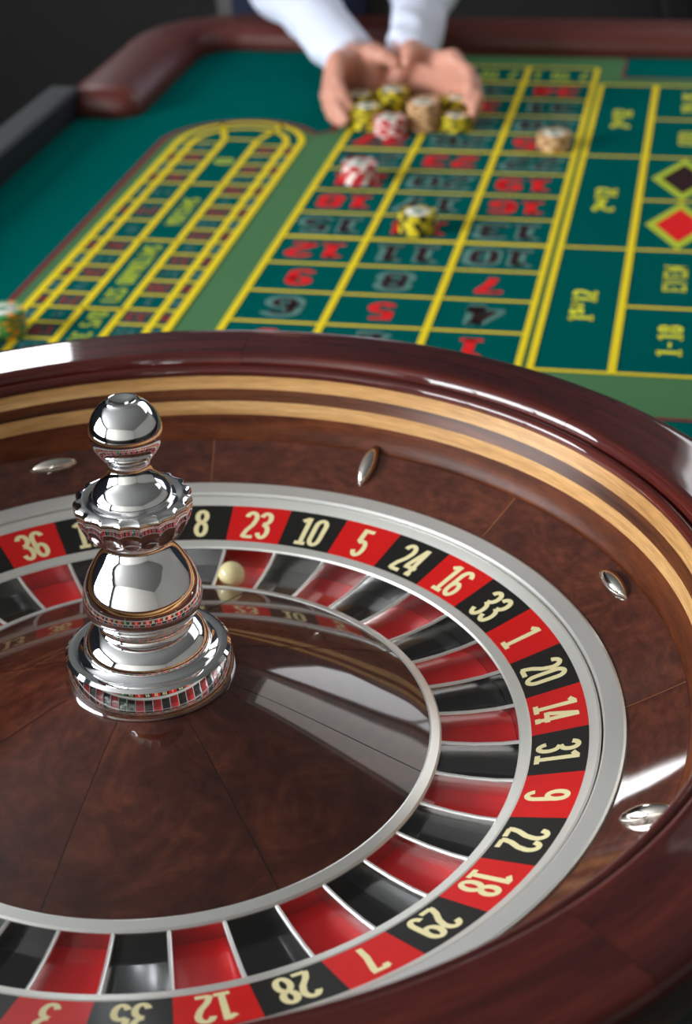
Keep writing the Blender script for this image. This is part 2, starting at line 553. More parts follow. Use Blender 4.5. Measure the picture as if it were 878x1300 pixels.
def felt_text(name, text, cx, cy, ang, wid, hgt, z, mat, parent, px=.075, py=.06, adv=.47):
    V, F, W = strokes(text, adv, px, py)
    ca, sa = math.cos(ang), math.sin(ang)
    P = []
    for x, y in V:
        a, b = (x / W - .5) * wid, (y - .5) * hgt
        P.append((cx + ca * a - sa * b, cy + sa * a + ca * b, z))
    return build(name, P, F, mat, parent, smooth=False)


GX = [-0.1806, -0.0753, 0.0383, 0.1446, 0.1571, 0.2388, 0.345]
GY0, PIT = 0.7491, 0.08689
gy = lambda k: GY0 + PIT * k
GYT = 1.882
REDS = {1, 3, 5, 7, 9, 12, 14, 16, 18, 19, 21, 23, 25, 27, 30, 32, 34, 36}
# printed light green border field
TRX = [-0.4145, -0.393, -0.350, -0.3015, -0.2585, -0.2375]
TRC, TRY = (TRX[0] + TRX[5]) / 2, 1.452


def trackU(x0, x1, y0, ryo=None, n=28):
    c, r = (x0 + x1) / 2, (x1 - x0) / 2
    ry = ryo or r
    return [(x0, y0)] + [(c + r * math.cos(PI - PI * i / n), TRY + ry * math.sin(PI - PI * i / n)) for i in range(n + 1)] + [(x1, y0)]


XRB = GX[6] + 0.075
ob_ = 0.024
arcp = [(TRC + (TRC - TRX[0] + ob_) * math.cos(PI - PI * i / 24), TRY + (0.098 + 0.012) * math.sin(PI - PI * i / 24)) for i in range(21)]
border = [(-0.4385, 0.653), (XRB, 0.653), (XRB, 1.832), (0.186, 1.832), (0.186, 1.955), (-0.206, 1.955), (-0.206, 1.522)] + list(reversed(arcp))
flat('border_field', border, LZ[0], FELTG, table, label='light green printed border of the betting layout')
path_strip('border_line', border, 0.0048, LZ[1], FMAR, table, closed=True, label='dull red outline of the printed border')
# number cells
for r in range(12):
    for c_ in range(3):
        n = 3 * r + (3 - c_)
        cell = rect('number_cell', GX[c_], GX[c_ + 1], gy(r), gy(r + 1), LZ[1], FELTC, table)
        cx, cy = (GX[c_] + GX[c_ + 1]) / 2, (gy(r) + gy(r + 1)) / 2
        wd = 0.030 if n < 10 else 0.072
        if n == 1: wd = 0.03
        if n in REDS:
            felt_text('numeral', str(n), cx, cy, PI, wd, 0.046, LZ[2], FRED, cell, .085, .075, .5)
        else:
            felt_text('numeral_outline', str(n), cx, cy, PI, wd + 0.008, 0.054, LZ[2], FGREY, cell, .12, .12, .5)
            felt_text('numeral', str(n), cx, cy, PI, wd, 0.046, LZ[3], FBLK, cell, .06, .055, .5)
for c_ in range(3):
    cell = rect('column_cell', GX[c_], GX[c_ + 1], gy(12), GYT, LZ[1], FELTC, table)
    felt_text('lettering', '2 TO 1', (GX[c_] + GX[c_ + 1]) / 2, (gy(12) + GYT) / 2, PI, 0.085, 0.045, LZ[2], LIME, cell)
zp = [(GX[0], gy(0)), (GX[3], gy(0)), (GX[3], gy(0) - 0.03), (0.02, gy(0) - 0.085), (-0.06, gy(0) - 0.085), (GX[0], gy(0) - 0.03)]
zc = flat('zero_cell', zp[::-1], LZ[1], FELTC, table)
felt_text('numeral', '0', -0.02, gy(0) - 0.04, PI, 0.03, 0.05, LZ[2], LIME, zc)
for d, t in enumerate(('1st12', '2nd12', '3rd12')):
    cell = rect('dozen_cell', GX[4], GX[5], gy(4 * d), gy(4 * d + 4), LZ[1], FELTC, table)
    felt_text('lettering', t, 0.197, (gy(4 * d) + gy(4 * d + 4)) / 2 - 0.002, PI / 2, 0.086, 0.026, LZ[2], PYEL, cell, .10, .085)
for d, t in enumerate(('1-18', 'EVEN', '<r>', '<b>', 'ODD', '19-36')):
    y0, y1 = gy(2 * d), gy(2 * d + 2)
    cell = rect('outside_cell', GX[5], GX[6], y0, y1, LZ[1], FELTC, table)
    cx, cy = (GX[5] + GX[6]) / 2, (y0 + y1) / 2
    if t[0] == '<':
        a, b = 0.041, 0.083
        dm = lambda k: [(cx - a * k, cy), (cx, cy - b * k), (cx + a * k, cy), (cx, cy + b * k)]
        di = flat('diamond_outline', dm(1.0), LZ[2], LIME, cell)
        flat('diamond', dm(0.70), LZ[3], FRED if t == '<r>' else FBLK, cell)
    else:
        felt_text('lettering', t, cx + 0.001, cy, PI / 2, {3: 0.062, 4: 0.080, 5: 0.10}[len(t)], 0.026, LZ[2], PYEL, cell, .048 if t.isalpha() else .08, .06)
# printed yellow lines
for i, x in enumerate(GX):
    y1 = gy(12) if i in (4, 5, 6) else GYT
    hw = 0.0042 if i not in (3, 4) else 0.0036
    rect('grid_line', x - hw, x + hw, gy(0), y1, LZ[3], YEL, table)
for k in range(13):
    hw = 0.0042 if k % 4 == 0 else 0.0028
    rect('grid_line', GX[0], GX[3], gy(k) - hw, gy(k) + hw, LZ[2] + 0.0001, YEL, table)
rect('grid_line', GX[0], GX[3], GYT - 0.003, GYT + 0.003, LZ[2] + 0.0001, YEL, table)
for k in range(0, 13, 2):
    x0 = GX[4] if k % 4 == 0 else GX[5]
    rect('grid_line', x0, GX[6], gy(k) - 0.003, gy(k) + 0.003, LZ[2] + 0.0001, YEL, table)
# racetrack
TYN = 0.60
fill = trackU(TRX[0], TRX[5], TYN, 0.098)
flat('racetrack_field', fill, LZ[1], FELTC, table, label='oval racetrack field with yellow outlines')
path_strip('racetrack_line', trackU(TRX[0], TRX[5], TYN, 0.098), 0.0046, LZ[3], YEL, table)
path_strip('racetrack_line', trackU(TRX[1], TRX[4], TYN, 0.072), 0.0042, LZ[3], YEL, table)
for x in (TRX[2], TRX[3]):
    rect('racetrack_line', x - 0.0042, x + 0.0042, TYN, 1.47, LZ[3], YEL, table)
rect('racetrack_line', TRX[2], TRX[3], 1.466, 1.472, LZ[3], YEL, table)
path_strip('racetrack_line', [(TRX[2], 1.468), (TRX[2] - 0.022, 1.541)], 0.004, LZ[3], YEL, table)
path_strip('racetrack_line', [(TRX[3], 1.468), (TRX[3] + 0.02, 1.545)], 0.004, LZ[3], YEL, table)
for y in (0.848, 1.064, 1.275):
    rect('racetrack_line', TRX[2], TRX[3], y - 0.003, y + 0.003, LZ[3], YEL, table)
WHEEL = [0, 32, 15, 19, 4, 21, 2, 25, 17, 34, 6, 27, 13, 36, 11, 30, 8, 23, 10, 5, 24, 16, 33, 1, 20, 14, 31, 9, 22, 18, 29, 7, 28, 12, 35, 3, 26]
ysL = [0.675, 0.7185, 0.762, 0.806, 0.848, 0.890, 0.933, 0.975, 1.018, 1.064, 1.132, 1.203, 1.275, 1.319, 1.363, 1.407, 1.452]
ysR = [0.640 + 0.0424 * i for i in range(20)]
for side, ys, xa, xb, xc, off in (('l', ysL, TRX[1], TRX[2], TRX[0], 0), ('r', ysR, TRX[3], TRX[4], TRX[5], 17)):
    for i, y in enumerate(ys):
        xs = sorted((xa, xb, xc))
        rect('racetrack_line', xs[0], xs[2], y - 0.0026, y + 0.0026, LZ[2] + 0.0001, YEL, table)
        if i + 1 < len(ys):
            n = WHEEL[(off + i + 1) % 37]
            ym = (y + ys[i + 1]) / 2
            mt = FDRED if i % 2 == 0 else FTGREY
            felt_text('track_numeral', str(n), (xa + xb) / 2, ym, PI, 0.026 if n > 9 else 0.013, 0.023, LZ[2], mt, table, .10, .085)
            xn = (xc + (xa if side == 'l' else xb)) / 2
            rect('track_marker', xn - 0.0055, xn + 0.0055, ym - 0.009, ym + 0.009, LZ[2], FMAR if i % 2 == 0 else FTGREY, table)
for t, y, wd in (('SERIE 5/8', 0.775, 0.13), ('LES ORPHELINS', 0.957, 0.178), ('VOISINS', 1.168, 0.10), ('0', 1.372, 0.022)):
    felt_text('racetrack_lettering', t, -0.3255, y, PI / 2, wd, 0.021 if len(t) > 1 else 0.026, LZ[2], LIME, table, .085, .07)


# padded leather edge: swept rounded profile
def sweep(path, prof, caps=True):
    """path: 2d points; prof: (offset to the right of travel, z)"""
    V, F = [], []
    n, m = len(path), len(prof)
    uv = []
    s = 0
    for i in range(n):
        a, b = path[max(i - 1, 0)], path[min(i + 1, n - 1)]
        dx, dy = b[0] - a[0], b[1] - a[1]
        l = math.hypot(dx, dy)
        nx, ny = dy / l, -dx / l
        if i: s += math.hypot(path[i][0] - path[i - 1][0], path[i][1] - path[i - 1][1])
        sc_ = 1.0
        for k, (o, z) in enumerate(prof):
            V.append((path[i][0] + nx * o, path[i][1] + ny * o, z))
            uv.append((s, k / m))
    for i in range(n - 1):
        for k in range(m):
            k2 = (k + 1) % m
            F.append((i * m + k, i * m + k2, (i + 1) * m + k2, (i + 1) * m + k))
    if caps:
        F.append(tuple(range(m - 1, -1, -1)))
        F.append(tuple((n - 1) * m + k for k in range(m)))
    return V, F, uv


def corner(cx, cy, r, a0, a1, n=10):
    return [(cx + r * math.cos(R(a0 + (a1 - a0) * i / n)), cy + r * math.sin(R(a0 + (a1 - a0) * i / n))) for i in range(n + 1)]


def pad_prof(hw, z0, z1, n=24, e=0.62):
    P = []
    for i in range(n):
        a = 2 * PI * i / n
        c, s_ = math.cos(a), math.sin(a)
        P.append((hw * math.copysign(abs(c) ** e, c), (z0 + z1) / 2 + (z1 - z0) / 2 * math.copysign(abs(s_) ** 0.8, s_)))
    return P[::-1]


apath = [(-0.566, 1.585), (-0.566, 1.60), (-0.566, 1.66), (-0.566, 1.74), (-0.566, 1.82)] + corner(-0.446, 1.895, 0.12, 180, 90) + [(x, 2.015) for x in (-0.35, 0.0, 0.35, 0.6)] + corner(0.70, 1.895, 0.12, 90, 0) + [(0.82, y) for y in (1.5, 1.0, 0.5, 0.0, -0.4)]
V, F, UV = sweep(apath, pad_prof(0.060, -0.022, 0.040))
arm = build('armrest', V, F, LEATHER, table, UV, sharp=None, label='padded brown leather edge')
# rounded end cap of the padding
ec = []
for i in range(7):
    t = i / 6 * PI / 2
    ec.append((1.585 - 0.03 * math.sin(t), math.cos(t)))
V, F = [], []
pp = pad_prof(0.060, -0.022, 0.040)
for (y, s_) in ec:
    for (o_, z_) in pp:
        V.append((-0.566 + o_ * (0.35 + 0.65 * s_), y, 0.009 + (z_ - 0.009) * max(s_, 0.02)))
m_ = len(pp)
for i in range(6):
    for k in range(m_):
        F.append((i * m_ + k, (i + 1) * m_ + k, (i + 1) * m_ + (k + 1) % m_, i * m_ + (k + 1) % m_))
build('armrest_end', V, F, LEATHER, arm, sharp=None)
for px_, py_, ax in ((-0.466, 2.014, 0), (-0.566, 1.87, 1)):
    prof = [(o_ * 1.012, 0.009 + (z_ - 0.009) * 1.03) for o_, z_ in pp]
    pth = [(px_ - 0.004, py_), (px_ + 0.004, py_)] if ax == 0 else [(px_, py_ - 0.004), (px_, py_ + 0.004)]
    V, F, UV = sweep(pth, prof)
    build('armrest_seam', V, F, LEATHER, arm, UV)
# black side rail along the left edge
prof = [(-0.028, -0.004), (-0.028, 0.038), (-0.024, 0.043), (0.014, 0.043), (0.018, 0.038), (0.018, -0.004)]
V, F, UV = sweep([(-0.616, -0.6), (-0.616, 0.5), (-0.616, 1.57)], prof)
build('side_rail', V, F, BLKRAIL, table, UV, label='low black rail along the left table edge')

# ------------------------------------------------------------------ roulette wheel
K = 0.27
Z0 = 0.0945
PH = 1.8123027          # world angle of the joint between the 30 and the 8 side boundary index 0
DL = 2 * PI / 37
zz = lambda pr: [(r * K, z * K) for r, z in pr]
bowl = empty('roulette_bowl', (0, 0, 0.0), 'dark mahogany roulette wheel bowl with glossy rim and pale inlay bands', 'wheel bowl')


def wl(name, prof, mat, parent, n=160, a0=0., a1=2 * PI, caps=False, closed=False, sharp=35, dz=Z0, rmod=None, **kw):
    V, F, UV = lathe([(r * K, z * K + dz) for r, z in prof], n, a0, a1, closed, caps, rmod)
    return build(name, V, F, mat, parent, UV, sharp=sharp, **kw)


def flipprof(p): return p


# profiles run so that the outward normal is on the left of travel after the reversal in lathe()
crown = smooth_pts([(1.312, .272), (1.316, .300), (1.322, .316), (1.334, .3235), (1.356, .3235), (1.41, .3205), (1.48, .3165), (1.512, .3140), (1.533, .3085), (1.547, .295), (1.553, .270), (1.554, .23)], 4) + [(1.545, .15), (1.33, .15)]
RS0 = R(20.33) + R(29.5)
for i in range(8):
    g = 0.0005
    wl('rim_segment', crown, MAHOG, bowl, 24, RS0 + i * PI / 4 + g, RS0 + (i + 1) * PI / 4 - g, caps=True, closed=True)
bead = [(1.298 + .0165 * math.cos(a), .282 + .017 * math.sin(a)) for a in [2 * PI * (-i) / 14 for i in range(14)]]
wl('rim_bead', bead, MAHOG, bowl, 160, closed=True, sharp=None, label='rounded inner bead of the rim')
P0, P1, P2, P3, P4, P5 = (1.288, .272), (1.268, .238), (1.254, .206), (1.244, .168), (1.234, .128), (1.222, .104)
wl('inlay_band', [P1, P0], MAPLE, bowl, 160, label='pale maple upper inlay band')
wl('inlay_band', [P2, P1], WALNUT, bowl, 160, label='dark walnut middle inlay band')
wl('inlay_band', [P3, P2], MAPLE, bowl, 160, label='pale maple lower inlay band')
wl('track_wall', smooth_pts([(1.214, .099), P5, P4, P3], 4), TRACKW, bowl, 160, sharp=None, label='brown wall above the ball track')
AP0 = R(20.33) + R(33.0)
apron = [(1.080, .026), (1.10, .036), (1.15, .063), (1.19, .085), (1.2145, .0995)]
for i in range(8):
    g = 0.0012
    wl('apron_panel', apron, BURL, bowl, 24, AP0 + i * PI / 4 + g, AP0 + (i + 1) * PI / 4 - g, sharp=None)
    wl('apron_seam', [(r, z - .0006) for r, z in apron], GOLD, bowl, 1, AP0 + i * PI / 4 - g, AP0 + i * PI / 4 + g, sharp=None)
wl('stator_ring', [(1.030, -.03), (1.030, .020), (1.034, .024), (1.074, .0325), (1.080, .031), (1.083, .022)], SATIN2, bowl, 180, sharp=9, label='polished silver ring around the rotor')
wl('bowl_body', [(1.545, .152), (1.52, .06), (1.48, -.06), (1.41, -.2), (1.37, -.27), (1.40, -.30), (1.40, -.347), (.3, -.347), (.3, -.2), (1.03, -.14), (1.05, -.02), (1.08, .02)][::-1], MAHOG, bowl, 128)


def deflector(az, radial):
    L_, W_, H_ = .072 * K * 2, .025 * K * 2, .032 * K * 2
    V, F = [], []
    nu, nv = 20, 10
    for i in range(nu + 1):
        t = -1 + 2 * i / nu
        s_ = max(0.0, 1 - abs(t) ** 2.0)
        for j in range(nv + 1):
            a = PI * j / nv
            # lens-shaped outline, domed
            V.append((L_ / 2 * t, W_ / 2 * s_ ** .7 * math.cos(a) * 1.0, H_ / 2 * s_ ** .55 * math.sin(a) ** 0.8))
    for i in range(nu):
        for j in range(nv):
            F.append((i * (nv + 1) + j, (i + 1) * (nv + 1) + j, (i + 1) * (nv + 1) + j + 1, i * (nv + 1) + j + 1))
    o = build('ball_deflector', V, F, STEEL, bowl, sharp=None, label='%s silver ball deflector' % ('radially set' if radial else 'crosswise'))
    r_ = 1.178
    slope = math.atan2(.0735, .1345)
    er = Vector((math.cos(az) * math.cos(slope), math.sin(az) * math.cos(slope), math.sin(slope)))
    et = Vector((-math.sin(az), math.cos(az), 0))
    up = er.cross(et)
    ex = er if radial else et
    ey = up.cross(ex)
    m = Matrix((ex, ey, up)).transposed().to_4x4()
    m.translation = Vector((r_ * K * math.cos(az), r_ * K * math.sin(az), .0785 * K + Z0)) - up * 0.0003
    o.matrix_local = m
    return o


for i in range(8):
    deflector(R(20.33) + R(10.3 + 45.3 * 0) + i * PI / 4, radial=(i % 2 == 1))

rotor = empty('roulette_rotor', (0, 0, Z0), 'spinning roulette rotor with numbered red and black pockets and chrome turret', 'wheel rotor')


def rl(name, prof, mat, parent=None, n=160, **kw):
    return wl(name, prof, mat, parent or rotor, n, dz=0.0, **kw)


rl('outer_ring', [(.998, -.008), (.999, .001), (1.003, .004), (1.020, .0145), (1.0255, .0145), (1.0265, -.03)], SATIN, n=180, sharp=9, label='silver ring outside the numbers')
order0 = WHEEL.index(8)
for i in range(37):
    n = WHEEL[(order0 + i) % 37]
    aC = PH - (i + .5) * DL
    pm, km = (GREEN, PGREEN) if n == 0 else ((RED, PRED) if n in REDS else (BLACK, PBLACK))
    slab = [(.8705, -.040), (.8705, -.0358), (.935, -.0178), (.9985, .0002), (.9985, -.004)]
    pn = wl('number_panel', slab, pm, rotor, 6, aC - DL / 2 + .00012, aC + DL / 2 - .00012, dz=0.0, label='number panel reading %d' % n)
    # numeral
    V, F, W = strokes(str(n), .45, .078, .06)
    hgt, cw = .104, .0405 / .45
    ri = .8695 + (.1305 - hgt) / 2 - .002
    P = []
    for x, y in V:
        rr = ri + y * hgt * .965
        aa = aC - (x - W / 2) * cw / .936
        zq = -.0366 + (rr - .8695) / .1305 * .0366
        P.append((rr * K * math.cos(aa), rr * K * math.sin(aa), zq * K + .00025))
    build('numeral', P, [tuple(f) for f in F], IVORY, pn, smooth=False)
    pk = wl('pocket', [(.662, -.100), (.75, -.101), (.8405, -.100)], km, rotor, 8, aC - DL / 2, aC + DL / 2, dz=0.0, label='%s pocket of number %d' % ('green' if n == 0 else 'red' if n in REDS else 'black', n))
rl('pocket_wall', [(.8413, -.103), (.8413, -.048)], WALLMET, n=148, label='steel outer wall of the pockets')
rl('pocket_ring', [(.8418, -.06), (.8415, -.047), (.845, -.0425), (.866, -.0355), (.8700, -.0365), (.8705, -.042)], SATIN, n=180, sharp=9, label='thin silver ring inside the numbers')
# frets between pockets
tw = .0051
fp = [(.660, -.0560), (.69, -.0575), (.74, -.0583), (.80, -.0550), (.843, -.0485)]
V, F = [], []
for (r_, zt) in fp:
    for (dy, dzz) in ((-tw, -.102), (-tw, zt - .006), (-tw * .7, zt - .0015), (0, zt), (tw * .7, zt - .0015), (tw, zt - .006), (tw, -.102)):
        V.append((r_ * K, dy * K, (dzz if dzz != -.102 else -.102) * K))
for i in range(len(fp) - 1):
    for k in range(6):
        F.append((i * 7 + k, i * 7 + k + 1, (i + 1) * 7 + k + 1, (i + 1) * 7 + k))
F.append((6, 5, 4, 3, 2, 1, 0)); F.append(tuple((len(fp) - 1) * 7 + k for k in range(7)))
F = [tuple(reversed(q)) for q in F]
fret_me = make_mesh('fret', V, F, None, True, 50)
fret_me.materials.append(FRET); fret_me.materials.append(FRETTOP)
for q_, pg in enumerate(fret_me.polygons):
    if q_ < 6 * (len(fp) - 1) and q_ % 6 in (1, 2, 3, 4): pg.material_index = 1
for i in range(37):
    fo = link('fret', fret_me, FRET, rotor)
    fo.rotation_euler = (0, 0, PH - i * DL)
rl('cone_ring', [(.6345, -.05), (.636, -.0455), (.640, -.0445), (.659, -.0525), (.6635, -.057), (.6632, -.07)], SATIN2, n=180, sharp=9, label='thin silver ring around the wooden cone')
rl('pocket_wall', [(.6636, -.060), (.6636, -.103)], WALLMET, n=148, label='steel inner wall of the pockets')
coneP = smooth_pts([(.150, .128), (.20, .118), (.27, .097), (.36, .064), (.46, .0245), (.55, -.012), (.61, -.036), (.6355, -.0465)], 4)
CN0 = R(20.33) - R(70.5)
for i in range(8):
    g = .0028
    V, F, UV = lathe(zz(coneP), 24, CN0 + i * PI / 4 + g, CN0 + (i + 1) * PI / 4 - g)
    UV = [(v_, u_) for u_, v_ in UV]
    build('cone_panel', V, F, BURLC, rotor, UV, sharp=None)
SEAM = plain('cone_seam', srgb(34, 13, 9), 0.35, coat=1.0, coat_rough=.03)
V, F, UV = lathe([(r * K, (z - .0012) * K) for r, z in coneP], 160)
build('cone_core', V, F, SEAM, rotor, UV, sharp=None)

# chrome turret
tur = rl('turret', [(.150, .12), (.186, .117), (.1935, .122), (.1945, .130), (.1925, .150), (.189, .178), (.187, .190), (.180, .197), (.168, .199), (.158, .196), (.146, .203), (.144, .206)], CHROME, n=96, label='chrome turret in the middle of the cone')
rl('turret_dome', smooth_pts([(.145, .202), (.1435, .214), (.139, .226), (.129, .240), (.116, .250), (.1055, .2555)], 4) + smooth_pts([(.104, .2555), (.100, .262), (.0985, .272), (.101, .282)], 3), CHROME, tur, 96, sharp=40)
rl('turret_bell', smooth_pts([(.100, .281), (.113, .286), (.124, .298), (.1315, .315), (.1335, .330), (.1325, .345)], 4) + smooth_pts([(.131, .353), (.125, .375), (.112, .403), (.096, .429), (.0815, .450), (.0745, .463), (.0715, .475), (.072, .489)], 4), CHROME, tur, 96, sharp=40)
NF = 19


def flute(r, z, a):
    # scalloped collar
    w_ = min(1.0, max(0.0, ((z / K) - .500) / .016))
    if z / K > .5765: w_ *= max(0.0, min(1.0, (r / K - .108) / .012))
    s_ = 1 - abs(math.cos(a * NF / 2)) ** .8
    return r * (1 - .055 * (1 - s_) * w_)


colp = smooth_pts([(.074, .486), (.090, .490), (.103, .498), (.112, .508), (.119, .520), (.1245, .533), (.1285, .548), (.1305, .562)], 4) + smooth_pts([(.1308, .566), (.1300, .574), (.1265, .5795), (.121, .5825)], 3) + [(.114, .584), (.107, .584), (.0945, .582), (.088, .585)]
rl('fluted_collar', colp, CHROME, tur, 288, sharp=32, rmod=flute)
rl('collar_dome', smooth_pts([(.088, .584), (.0865, .592), (.082, .602), (.073, .613), (.0615, .624), (.0525, .636), (.0475, .650), (.0458, .663), (.048, .672), (.052, .677)], 4), CHROME, tur, 96, sharp=None)
ballp = [(.050, .6765), (.055, .680)] + [(.0785 * math.sin(t), .738 - .0785 * math.cos(t)) for t in [R(d) for d in range(50, 152, 6)]]
rl('turret_knob', ballp + [(.0375, .8065), (.036, .8095), (.031, .8115), (.0265, .8105), (.019, .8065), (.008, .805), (.0001, .805)], CHROME, tur, 96, sharp=40)

# the ball
ball_r = .0100
az = R(20.33) + R(70.75)
rb = .734 * K
V, F = [], []
nu, nv = 40, 24
for j in range(nv + 1):
    t = PI * j / nv
    for i in range(nu):
        a = 2 * PI * i / nu
        V.append((ball_r * math.sin(t) * math.cos(a), ball_r * math.sin(t) * math.sin(a), -ball_r * math.cos(t)))
for j in range(nv):
    for i in range(nu):
        F.append((j * nu + i, j * nu + (i + 1) % nu, (j + 1) * nu + (i + 1) % nu, (j + 1) * nu + i))
bo = build('roulette_ball', V, F, BALLM, None, sharp=None, label='small ivory ball resting in red pocket 23', category='ball')
bo.location = (rb * math.cos(az), rb * math.sin(az), Z0 - .1005 * K + ball_r)

# ------------------------------------------------------------------ chips
CR, CT = 0.0228, 0.0034
TAN = srgb(214, 174, 128)
CH = {
    'red': (plain('chip_red', srgb(190, 34, 44), 0.45, noise=.1), plain('chip_white', srgb(236, 222, 214), 0.45), 'red and white'),
    'yellow': (plain('chip_yellow', srgb(206, 186, 30), 0.45, noise=.1), plain('chip_blackspot', srgb(44, 40, 16), 0.45), 'yellow and black'),
    'tan': (plain('chip_tan', TAN, 0.45, noise=.1), plain('chip_brown', srgb(150, 104, 62), 0.45), 'tan and brown'),
    'green': (plain('chip_green', srgb(60, 140, 66), 0.45, noise=.1), plain('chip_orange', srgb(226, 150, 30), 0.45), 'green and orange'),
}
INLAY = plain('chip_inlay', srgb(238, 236, 226), 0.4, noise=.03)
EMBL = plain('chip_emblem', srgb(40, 130, 84), 0.4)
V, F, _ = lathe([(0.0001, 0), (CR - .0006, 0), (CR, .0006), (CR, CT - .0006), (CR - .0006, CT - .00005), (0.0001, CT - .00005)], 36)
body_me = {k: make_mesh('chip_body', V, F, None, True, 40) for k in CH}
SV, SF = [], []
for k in range(6):
    a_ = k * PI / 3
    V, F, _ = lathe([(CR * .70, CT * 1.0 + .00006), (CR - .0005, CT + .00006), (CR + .00012, CT - .0006), (CR + .00012, .0006), (CR - .0005, -.00002), (CR * .7, -.00002)], 5, a_ - .20, a_ + .20, closed_prof=True, caps=True)
    b_ = len(SV)
    SV += V
    SF += [tuple(i + b_ for i in q) for q in F]
spot_me = {k: make_mesh('chip_spots', SV, SF, None, True, 40) for k in CH}
V, F, _ = lathe([(0.0001, CT + .00008), (CR * .66, CT + .00008), (CR * .67, CT - .0001)], 28)
inl_me = make_mesh('chip_inlay', V, F, None, True, 40)
V, F = [], []
for i in range(16):
    a_ = 2 * PI * i / 16
    rr = CR * (.36 if i % 2 else .24)
    V.append((rr * math.cos(a_), rr * math.sin(a_), CT + .00014))
emb_me = make_mesh('chip_emblem', V, [tuple(range(16))], None, False)


def chip(kind, loc, rot, label, group, tilt=(0, 0)):
    t = empty('casino_chip', loc, label, 'casino chip', group)
    t.rotation_euler = (tilt[0], tilt[1], rot)
    link('body', body_me[kind], CH[kind][0], t)
    link('edge_spots', spot_me[kind], CH[kind][1], t)
    inl = link('inlay', inl_me, INLAY, t)
    link('emblem', emb_me, EMBL, inl)
    return t


ORD = ['', 'second', 'third', 'fourth', 'fifth', 'sixth', 'seventh', 'eighth', 'ninth', 'tenth', 'eleventh', 'twelfth']


def stack(kind, x, y, n, where):
    for i in range(n):
        if i == 0: pos = 'bottom chip'
        elif i == n - 1: pos = 'top chip'
        else: pos = 'chip %s up' % ORD[i]
        dx, dy = random.uniform(-.0006, .0006), random.uniform(-.0006, .0006)
        chip(kind, (x + dx, y + dy, LZ[4] + .0002 + i * (CT + .00016)), random.uniform(0, PI),
             '%s, %s' % (where, pos), where)


stack('red', -.124, 1.306, 7, 'lone red and white chip stack on the layout')
stack('yellow', -.018, 1.128, 7, 'lone yellow and black chip stack on the layout')
stack('tan', .114, 1.470, 6, 'lone tan chip stack beside the double yellow line')
stack('green', -.4085, .768, 8, 'green and orange chip stack on the racetrack corner')
stack('tan', -.430, .7245, 3, 'low tan chip stack beside the green one')
stack('red', -.120, 1.512, 7, 'red and white chip stack between the hands')
stack('tan', -.077, 1.542, 11, 'tall tan chip stack between the hands')
stack('yellow', -.0295, 1.545, 6, 'yellow chip stack right of the tall tan one')
stack('yellow', -.157, 1.542, 9, 'yellow chip stack left of the red one')
stack('yellow', -.129, 1.592, 12, 'tallest yellow chip stack behind the red one')
stack('yellow', -.177, 1.588, 10, 'rear yellow chip stack against the left palm')
stack('yellow', -.080, 1.596, 8, 'yellow chip stack hidden behind the tall tan one')
stack('yellow', -.033, 1.593, 9, 'rear yellow chip stack against the right palm')

